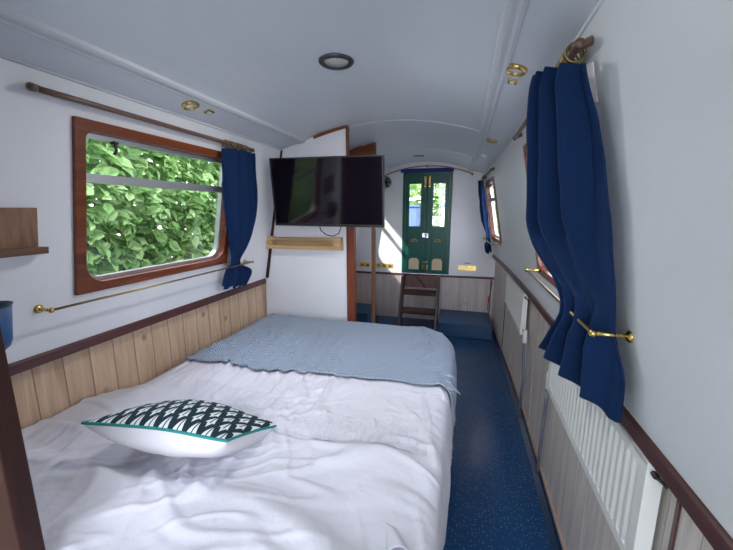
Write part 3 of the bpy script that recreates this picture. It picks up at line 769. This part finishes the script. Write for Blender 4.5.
# ------------------------------------------------------------------ television
tv = thing('television', 'flat black television mounted on the white partition above the bed end', 'television', (-.33, 2.06, 1.24))
Mt = Matrix.Translation(Vector((-.333, 2.03, 1.462))) @ Matrix.Rotation(math.radians(7), 4, 'X') @ Matrix.Rotation(math.radians(0.5), 4, 'Z') @ Matrix.Rotation(math.radians(0.6), 4, 'Y')
def tb(mb): mb.v = [tuple(Mt @ Vector(p)) for p in mb.v]; return mb
hw, hh = .365, .210
mb = MB().box(-hw, hw, .004, .030, -hh, hh); mb.box(-hw, -hw+.009, -.002, .004, -hh, hh); mb.box(hw-.009, hw, -.002, .004, -hh, hh); mb.box(-hw, hw, -.002, .004, hh-.009, hh); mb.box(-hw, hw, -.002, .004, -hh, -hh+.016)
obj('housing', tb(mb), M['black'], tv, bevel=.0015)
mb = MB().box(-hw+.009, hw-.009, .0, .0035, -hh+.016, hh-.009); obj('screen', tb(mb), M['screen'], tv)
mb = MB().box(-.2, .2, .030, .055, -.15, .12); obj('back_cover', tb(mb), M['black'], tv, bevel=.01)
mb = MB(); mb.box(-.40, -.26, 2.12, 2.14, 1.38, 1.54); mb.box(-.36, -.30, 2.14, 2.236, 1.44, 1.48); mb.box(-.39, -.27, 2.236, 2.2485, 1.36, 1.56)
mb.box(-.40, -.26, 2.085, 2.12, 1.42, 1.50)
obj('wall_bracket', mb, M['steel'], tv)
mb = MB().tube([(-.42, 2.12, 1.27), (-.415, 2.13, 1.225), (-.385, 2.15, 1.195), (-.34, 2.16, 1.185), (-.295, 2.15, 1.205), (-.27, 2.13, 1.25)], .0035, 8); obj('cable', mb, M['black'], tv)

# gallery shelf on the partition
gs = thing('gallery_shelf', 'narrow light wood gallery rail shelf on the partition below the television', 'shelf', (-.585, 2.2, 1.09))
y0, y1 = YP-.058, YP-.001
mb = MB().box(-.872, -.298, y0, y1, 1.085, 1.097); obj('base_board', mb, M['lightwood'], gs)
mb = MB().box(-.872, -.298, y0, y0+.010, 1.150, 1.166); obj('front_rail', mb, M['lightwood'], gs, bevel=.002)
mb = MB().box(-.872, -.298, y0, y0+.010, 1.097, 1.112); obj('front_lip', mb, M['lightwood'], gs, bevel=.001)
for x in (-.872, -.352):
    mb = MB().box(x, x+.054, y0+.0005, y1, 1.098, 1.172); obj('end_block', mb, M['lightwood'], gs, bevel=.002)
mb = MB().box(-.815, -.345, y1-.006, y1, 1.10, 1.165); obj('back_rail', mb, M['lightwood'], gs)
mb = MB().lathe((-.835, y0, 1.13), (0,-1,0), [(.016, 0), (.016, .005), (.008, .01)], 16); obj('knob', mb, M['brass'], gs)

# left wall shelf
ls = thing('wall_shelf', 'small brown wooden ledge shelf on the left wall before the window', 'shelf', tuple(W(-1, .66, 1.21)))
mb = MB(); slab(mb, -1, .54, .790, 1.235, 1.360, .001, .013); obj('back_panel', mb, M['oak'], ls)
mb = MB(); slab(mb, -1, .53, .800, 1.214, 1.236, .001, .045); obj('ledge', mb, M['oakdark'], ls, bevel=.002)
# blue tub
bt = thing('wall_tub', 'blue rounded tub on the left wall, cut by the frame edge above the dark post', 'tub', tuple(W(-1, .63, .93)))
mb = MB()
def tubsec(z, r, sh=0):
    return [(.62+r*math.cos(a)*1.15, z, .004+.05+(.05*math.sin(a))*r/.055) for a in [2*PI*i/24 for i in range(24)]]
vs = []; lev = [(.930,.022), (.934,.040), (.945,.050), (.965,.055), (1.078,.057), (1.078,.053), (.97,.051), (.945,.04)]
for z, r in lev: vs += [W(-1, y, zz, d) for y, zz, d in tubsec(z, r)]
fs = [(i*24+k, i*24+(k+1) % 24, (i+1)*24+(k+1) % 24, (i+1)*24+k) for i in range(len(lev)-1) for k in range(24)]+[tuple(range(24)), tuple(range(7*24, 8*24))]
mb.add(vs, fs, True); obj('body', mb, M['tub'], bt)
mb = MB(); mb.tube([W(-1, y, zz, d) for y, zz, d in tubsec(1.079, .057)], .003, 8, closed=True); obj('rim', mb, M['black'], bt)

# ------------------------------------------------------------------ bed
bed = thing('bed', 'large double bed filling the left side, with white bedding', 'bed', (-.24, 1.3, 0))
mb = MB().box(-.90, .40, .40, 2.17, .001, .30); obj('base', mb, M['mahogY'], bed)
mb = MB().box(-.92, .41, .40, 2.17, .301, .565); obj('mattress', mb, M['cotton'], bed, bevel=.04, seg=4)
def sm(a, b, x): t = min(1, max(0, (x-a)/(b-a))); return t*t*(3-2*t)
def fb(x, y, z, o=4):
    return noise.fractal(Vector((x, y, z)), 1.0, 2.0, o, noise_basis='PERLIN_ORIGINAL')
def ridge(x, y, z):
    n = noise.noise(Vector((x, y, z))); return (1-min(1, abs(n)*3.2))**2
def puff_line(x): return .70-.10*sm(-.1, .5, x)+.03*math.sin((x+.3)*5)
def top_h(x, y, fine=True):
    h = .600+.014*fb(x*1.7, y*1.7, 3, 2)
    p = sm(.0, .10, puff_line(x)-y); h += .045*p
    h += .012*math.exp(-((y-puff_line(x)+.05)/.05)**2)*(.6+.4*math.sin(x*9))
    h -= .085*sm(-.78, -.95, x)*sm(.85, 1.3, y)              # falls off against the hull side
    h += .0
    if fine:
        wv = fb(x*2.2+5, y*2.2, 1, 2)*.5
        def crease(ang, f1, f2, sd, thr=.45):
            c_, s_ = math.cos(ang), math.sin(ang); u_ = (x*c_+y*s_)*f1+wv*1.2; v_ = (-x*s_+y*c_)*f2
            n_ = 1-abs(noise.noise(Vector((u_, v_, sd))))*2.6; m_ = max(0, n_-thr)/(1-thr)
            return m_*m_*(3-2*m_)*sm(-.25, .35, noise.noise(Vector((x*2.5, y*2.5, sd+9))))
        top = sm(.95, 1.25, y)
        h += .015*crease(.05, 13, 2.6, 2.2)*(.25+top)+.0035*crease(-.1, 26, 4, 8.2)*top
        h += .013*crease(.75, 6, 1.8, 7.1)*(1-top*.8)+.012*crease(-.7, 7, 2.0, 11.3)*(1-top*.8)+.009*crease(1.5, 9, 2.4, 15.3)*(1-top*.8)
        h += .006*crease(.4, 15, 4, 4.4)+.005*crease(-1.1, 17, 5, 5.4)
        h += .010*fb(x*4, y*4, 6, 3)
    return h
def edge_x(y):                                           # right edge of the bed in plan
    e = .468
    if y > 1.90: t = min(1, (y-1.90)/.26); e -= .23*(1-math.sqrt(max(0, 1-t*t)))
    return e
def drape(x0f, y, s, total, off, low, wav, seed):
    """s in 0..1 across: flat part, rounding, hanging part"""
    e = edge_x(y); r = .05; flat = e-r-x0f; arc = r*PI/2; hang = .60-r-low; Lt = flat+arc+hang; q = s*Lt
    if q <= flat:
        x = x0f+q; return Vector((x, y, 0)), 0, 1
    if q <= flat+arc:
        a = (q-flat)/r; return Vector((e-r+r*math.sin(a), y, -r*(1-math.cos(a)))), a, 1
    dd = q-flat-arc; return Vector((e, y, -r-dd)), PI/2, dd
def cloth_point(y, s, x0f, off, low, seed, wavamp):
    p, a, dd = drape(x0f, y, s, 0, off, low, 0, 0)
    xx = min(p.x, edge_x(y)-.0); k = math.cos(a)
    h = top_h(min(p.x, .45), y)
    z = h+p.z+off*max(k, 0)
    if a > 0:
        w = wavamp*(noise.noise(Vector((y*9, seed, p.z*2)))+.4*noise.noise(Vector((y*23, seed+3, p.z*3))))
        d = min(1, -p.z/.12); p.x += off*math.sin(a)+w*d+.018*d*math.sin(min(1, -p.z/.3)*PI*.7)
    return Vector((p.x, p.y, z))
NX_, NY_ = 190, 210
def duv(u, v):
    y = .392+(1.62-.392)*v
    p = cloth_point(y, u, -.935, 0, .14, 1.0, .010)
    return p
mb = MB().grid(duv, 260, 240)
dv = obj('duvet', mb, M['cotton'], solid=.004, recalc=False); tag(dv, 'crumpled white cotton duvet covering the near two thirds of the bed', 'duvet')
# lace band across the duvet
def lace(u, v):
    x = -.62+u*1.04; y = 1.02+.16*v-.04*math.sin(u*3)-.06*u+.03*math.sin(u*7)*.5
    h = top_h(x, y); return Vector((x, y, h+.002+.005*ridge(x*34, y*7, 3)+(.0015 if v < .09 or v > .91 else 0)+.012*math.exp(-((x+.28)/.045)**2-((y-1.08)/.04)**2)))
mb = MB().grid(lace, 150, 24); obj('lace_band', mb, M['lace'], dv, recalc=False)
# turned pocket flap near the right edge
def flap(u, v):
    a = u*PI; x = .350+.075*u*(.4+.6*v)+.02*v; y = .70-.075*v-.01*u; return Vector((x, y, top_h(x, y)+.002+.036*math.sin(a)*v))
mb = MB().grid(flap, 14, 14); obj('pocket', mb, M['cotton'], dv, recalc=False, solid=.002)

# blanket
def blk_y0(s): return 1.335+.085*sm(.3, 1, s)+.012*math.sin(s*14)+.006*math.sin(s*41)
def blank(u, v):
    Y1 = 2.185; y0 = blk_y0(u); y = y0+(Y1-y0)*v
    x0 = -.928
    p = cloth_point(min(y, Y1), u, x0, .011, .24+.05*math.sin(v*5), 4.0, .008)
    # smoother top than the duvet
    if p.z > .55:
        h0 = top_h(min(p.x, .45), y); h1 = top_h(min(p.x, .45), y, False); p.z += (h1-h0)*.85*sm(0, .12, v)+.006
        p.z = max(p.z, h0+.013) if p.x < edge_x(y)-.052 else p.z+.003
    drop = sm(.93, 1.0, v)**2*.10; p.z -= drop
    return p
BN, BV = 200, 110
mb = MB().grid(blank, BN, BV)
def buv(i): a, b = divmod(i, BV+1); return (a/BN*1.75, b/BV*.85)
bk = obj('blanket', mb, M['blanket'], solid=.006, recalc=False, uvfn=buv); tag(bk, 'blue grey zigzag woven throw across the foot of the bed', 'blanket')
mb = MB()
for i in range(60):
    v = i/59; p = blank(1.0, v); q = blank(.97, v); d = (p-q).normalized()
    ln = .03+.02*random.random(); k = Vector((random.uniform(-.004, .010), random.uniform(-.01, .01), 0))
    mb.tube([p, p+d*ln*.5+k*.5, p+d*ln+k], [.003,.002,.0015], 5)
for i in range(12):
    v = .02+i*.018; p = blank(.80+.012*math.sin(i), v); 
    k = Vector((.03+.02*random.random(), random.uniform(-.015, .015), -.02-.02*random.random()))
    mb.tube([p, p+k*.5+Vector((.003, 0, .004)), p+k], [.0035,.0025,.0015], 5)
obj('fringe', mb, mat('fringe_yarn', (.45,.52,.60), .95), bk)['kind'] = 'stuff'

# cushion
CW, CD, CH = .218, .165, .046
Cm = Matrix.Translation(Vector((-.325, .818, .696))) @ Matrix.Rotation(math.radians(8), 4, 'Z') @ Matrix.Rotation(math.radians(-22), 4, 'X') @ Matrix.Rotation(math.radians(0), 4, 'Y')
def cpt(a, b, side):
    # superellipse-ish pinched outline
    px = a*(1-.10*(1-abs(a)**2)*0-.07*(1-b*b)*0); 
    x = CW*a*(1-.06*(1-b*b)**1*abs(a)); y = CD*b*(1-.07*(1-a*a)*abs(b))
    t = max(0, (1-a*a))**.55*max(0, (1-b*b))**.55
    h = CH*t*side if side > 0 else -.100*max(0, 1-a*a)**.45*max(0, 1-b*b)**.36
    h += .006*noise.noise(Vector((a*3, b*3, side*5)))*t
    q = Cm @ Vector((x, y, h)); q.z -= .042*sm(-.2, 1, a)**1.4*(.35+.65*(b+1)/2); q.x += .03*sm(0, 1, a)*(b+1)/2
    return q
cu = thing('cushion', 'scatter cushion with dark and white triangle print lying on the duvet', 'cushion', (-.325, .818, .62))
NC = 48
mp_ = lambda t: math.sin((t*2-1)*PI/2)
for side, nm, mt in ((1, 'patterned_front', 'cushtop'), (-1, 'plain_back', 'cushbot')):
    mb = MB().grid(lambda u, v: cpt(mp_(u), mp_(v), side), NC, NC)
    def cuv(i): a, b = divmod(i, NC+1); return (mp_(a/NC)*.5+.5, mp_(b/NC)*.5+.5)
    o = obj(nm, mb, M[mt], cu, recalc=False, uvfn=cuv)
    o['label'] = 'dark green and white triangle printed face' if side > 0 else 'plain white underside'
per = [cpt(mp_(i/40), -1, 1) for i in range(40)]+[cpt(1, mp_(i/40), 1) for i in range(40)]+[cpt(mp_(1-i/40), 1, 1) for i in range(40)]+[cpt(-1, mp_(1-i/40), 1) for i in range(40)]
pp = [per[0]]
for q in per[1:]:
    if (q-pp[-1]).length > .004: pp.append(q)
mb = MB().tube(pp, .0042, 8, closed=True); obj('piping', mb, M['teal'], cu)['label'] = 'teal piping'

# ------------------------------------------------------------------ outside
mb = MB(); mb.add([(-14,-8,-.42), (14,-8,-.42), (14,22,-.42), (-14,22,-.42), (-14,-8,-.6), (14,-8,-.6), (14,22,-.6), (-14,22,-.6)], [(0,1,2,3), (7,6,5,4), (0,4,5,1), (1,5,6,2), (2,6,7,3), (3,7,4,0)])
g = obj('ground', mb, M['grass']); g['kind'] = 'structure'
def hedge(name, label, cx, cy, hx, hy, z0, z1, nleaf, ls, rnd, side=None):
    R = random.Random(rnd); t = thing(name, label, 'hedge', (cx, cy, z0))
    vs = []; fs = []
    for i in range(nleaf):
        # biased to the face towards the boat
        u = R.random(); y = cy+R.uniform(-hy, hy); z = z0+((z1-z0) if side == 'y' or y < .9 else (z1-z0)*.80)*R.random()  # far stretch of the hedge kept lower so the sun clears it
        lump = .16*noise.noise(Vector((y*1.6, z*1.6, rnd)))+.07*noise.noise(Vector((y*5, z*5, rnd)))
        if side == 'y': x = cx+R.uniform(-hx, hx); y = cy-hy+(u**2)*2*hy+lump
        else: x = cx+hx-(u**1.6)*2*hx+lump*1.2
        c = Vector((x, y, z)); s_ = ls*R.uniform(.55, 1.25)
        nrm = Vector((R.uniform(.2, 1), R.uniform(-.6, .6), R.uniform(.0, 1.2)) if side != 'y' else (R.uniform(-.6, .6), R.uniform(-1, -.2), R.uniform(0, 1.2))).normalized()
        a = nrm.orthogonal().normalized(); a.rotate(Matrix.Rotation(R.uniform(0, 2*PI), 3, nrm)); b = nrm.cross(a)
        cup = nrm*s_*.12; o = len(vs)
        vs += [c-a*s_*.5, c-a*s_*.15+b*s_*.34+cup, c+a*s_*.25+b*s_*.25+cup, c+a*s_*.62-cup, c+a*s_*.25-b*s_*.25+cup, c-a*s_*.15-b*s_*.34+cup]
        fs += [(o, o+1, o+2, o+3), (o, o+3, o+4, o+5)]
    mb = MB(); mb.add(vs, fs, False); obj('foliage', mb, M['leaf'], t, recalc=False)
    mb = MB()
    for i in range(14):
        y = cy-hy+2*hy*(i+.5)/14 if side != 'y' else cy+.1; x = cx-.0 if side != 'y' else cx-hx+2*hx*(i+.5)/14
        p = [Vector((x, y, z0))]
        for k in range(5): p.append(p[-1]+Vector((R.uniform(-.1, .1), R.uniform(-.15, .15), (z1-z0)/5.2)))
        mb.tube(p, [.03,.026,.02,.015,.01,.006], 6)
    obj('branches', mb, M['twig'], t)
hedge('hedge', 'dense bright green hedge outside the left window', -2.15, 2.3, .38, 2.7, -.42, 2.75, 30000, .098, 3)
hedge('hedge', 'pale green hedge seen through the green door windows', 0.0, 12.5, 4.0, .5, -.42, 3.6, 5000, .25, 5, side='y')
hedge('sun_block_tree', 'unseen leafy tree behind the viewpoint, added to block direct sun', -2.9, -4.6, .6, 3.6, -.42, 6.2, 7000, .33, 9)  # out of view, added to keep direct sun off the near walls
bpy.data.objects['sun_block_tree']['category'] = 'tree'
# neighbouring moored boats seen through the door panes
def boat(x, y0, y1, label, cm, w):
    t = thing('moored_boat', label, 'boat', (x, (y0+y1)/2, -.42), 'moored boats beyond the doors')
    mb = MB(); mb.hexa([(x-w, y0+.5, -.419), (x+w, y0+.5, -.419), (x+w, y1, -.419), (x-w, y1, -.419)], [(x-w, y0+.3, .45), (x+w, y0+.3, .45), (x+w, y1, .45), (x-w, y1, .45)]); obj('hull', mb, M['boatblack'], t)
    mb = MB(); mb.hexa([(x-w+.1, y0+.6, .451), (x+w-.1, y0+.6, .451), (x+w-.1, y1-.4, .451), (x-w+.1, y1-.4, .451)], [(x-w+.2, y0+.7, 1.45), (x+w-.2, y0+.7, 1.45), (x+w-.2, y1-.4, 1.45), (x-w+.2, y1-.4, 1.45)]); cb = obj('cabin', mb, cm, t, bevel=.02)
    mb = MB().box(x-w+.16, x+w-.16, y0+.64, y1-.38, 1.452, 1.50); obj('roof', mb, M['boatblue'], t, bevel=.015)
    mb = MB().box(x-.18, x+.10, y0+.60, y0+.66, .75, 1.3); obj('cabin_door', mb, M['greenlight'], cb)
boat(.55, 7.6, 11.5, 'cream cabined moored boat seen through the right door pane', M['boatcream'], .75)
boat(-1.15, 8.6, 11.5, 'blue cabined moored boat seen through the left door pane', M['boatblue'], .6)
# front deck outside the doors
mb = MB().box(-.8, .8, YE+.055, 5.6, .30, .34); d = obj('foredeck', mb, M['decksteel']); d['kind'] = 'structure'

# ------------------------------------------------------------------ light
w = bpy.data.worlds.new('World'); SC.world = w; w.use_nodes = True; nt = w.node_tree
bg = nt.nodes['Background']; tc = nt.nodes.new('ShaderNodeTexCoord'); sp = nt.nodes.new('ShaderNodeSeparateXYZ'); nt.links.new(tc.outputs['Generated'], sp.inputs[0])
cr = nt.nodes.new('ShaderNodeValToRGB'); e = cr.color_ramp.elements; e[0].position = .0; e[0].color = (.90,.90,1,1); e[1].position = 1; e[1].color = (.72,.78,1,1)
nt.links.new(sp.outputs['Z'], cr.inputs['Fac']); nt.links.new(cr.outputs['Color'], bg.inputs['Color']); bg.inputs['Strength'].default_value = 2.0

sd = bpy.data.lights.new('Sun', 'SUN'); so = bpy.data.objects.new('Sun', sd); COL.objects.link(so); sd.energy = 1.7; sd.angle = math.radians(1.5); sd.color = (1, .95, .85)
so.rotation_euler = Vector((.46, .75, -.50)).to_track_quat('-Z', 'Y').to_euler(); so.location = (-6, -6, 6)
def fill_lamp(x, y, r, e):
    z = ceil_z(x/cn(y))-.016; l = bpy.data.lights.new('fill_lamp', 'AREA'); l.shape = 'DISK'; l.size = r*2; l.energy = e; l.color = (1, .97, .93)
    o = bpy.data.objects.new('fill_lamp', l); COL.objects.link(o); o.location = (x, y, z)
fill_lamp(-.008, 1.372, .046, FILL_POWER)  # fill light added under the central fitting to brighten the interior
# ------------------------------------------------------------------ camera
cd = bpy.data.cameras.new('Camera'); cam = bpy.data.objects.new('Camera', cd); COL.objects.link(cam)
F = 345.; a = Vector((465-366.5, 275-211, F)).normalized(); p = math.atan2(275-211, F)
Uc = Vector((0, math.cos(p), -math.sin(p)))
Xc = Vector((a.z*Uc.y-a.y*Uc.z, a.x*Uc.z, -a.x*Uc.y)).normalized()   # world X in (right, up, forward)
right = Vector((Xc.x, a.x, Uc.x)); up = Vector((Xc.y, a.y, Uc.y)); fwd = Vector((Xc.z, a.z, Uc.z))
R3 = Matrix((right, up, -fwd)).transposed()
cam.matrix_world = Matrix.Translation(Vector((.498, 0, 1.35))) @ R3.to_4x4()
cd.sensor_width = 36; cd.lens = F/733*36; cd.clip_start = .02; cd.clip_end = 100
SC.camera = cam
SC.view_settings.view_transform = 'Standard'; SC.view_settings.look = 'None'; SC.view_settings.gamma = 1; SC.view_settings.exposure = 1.95
for o in bpy.data.objects:
    if '_w' in o: del o['_w']
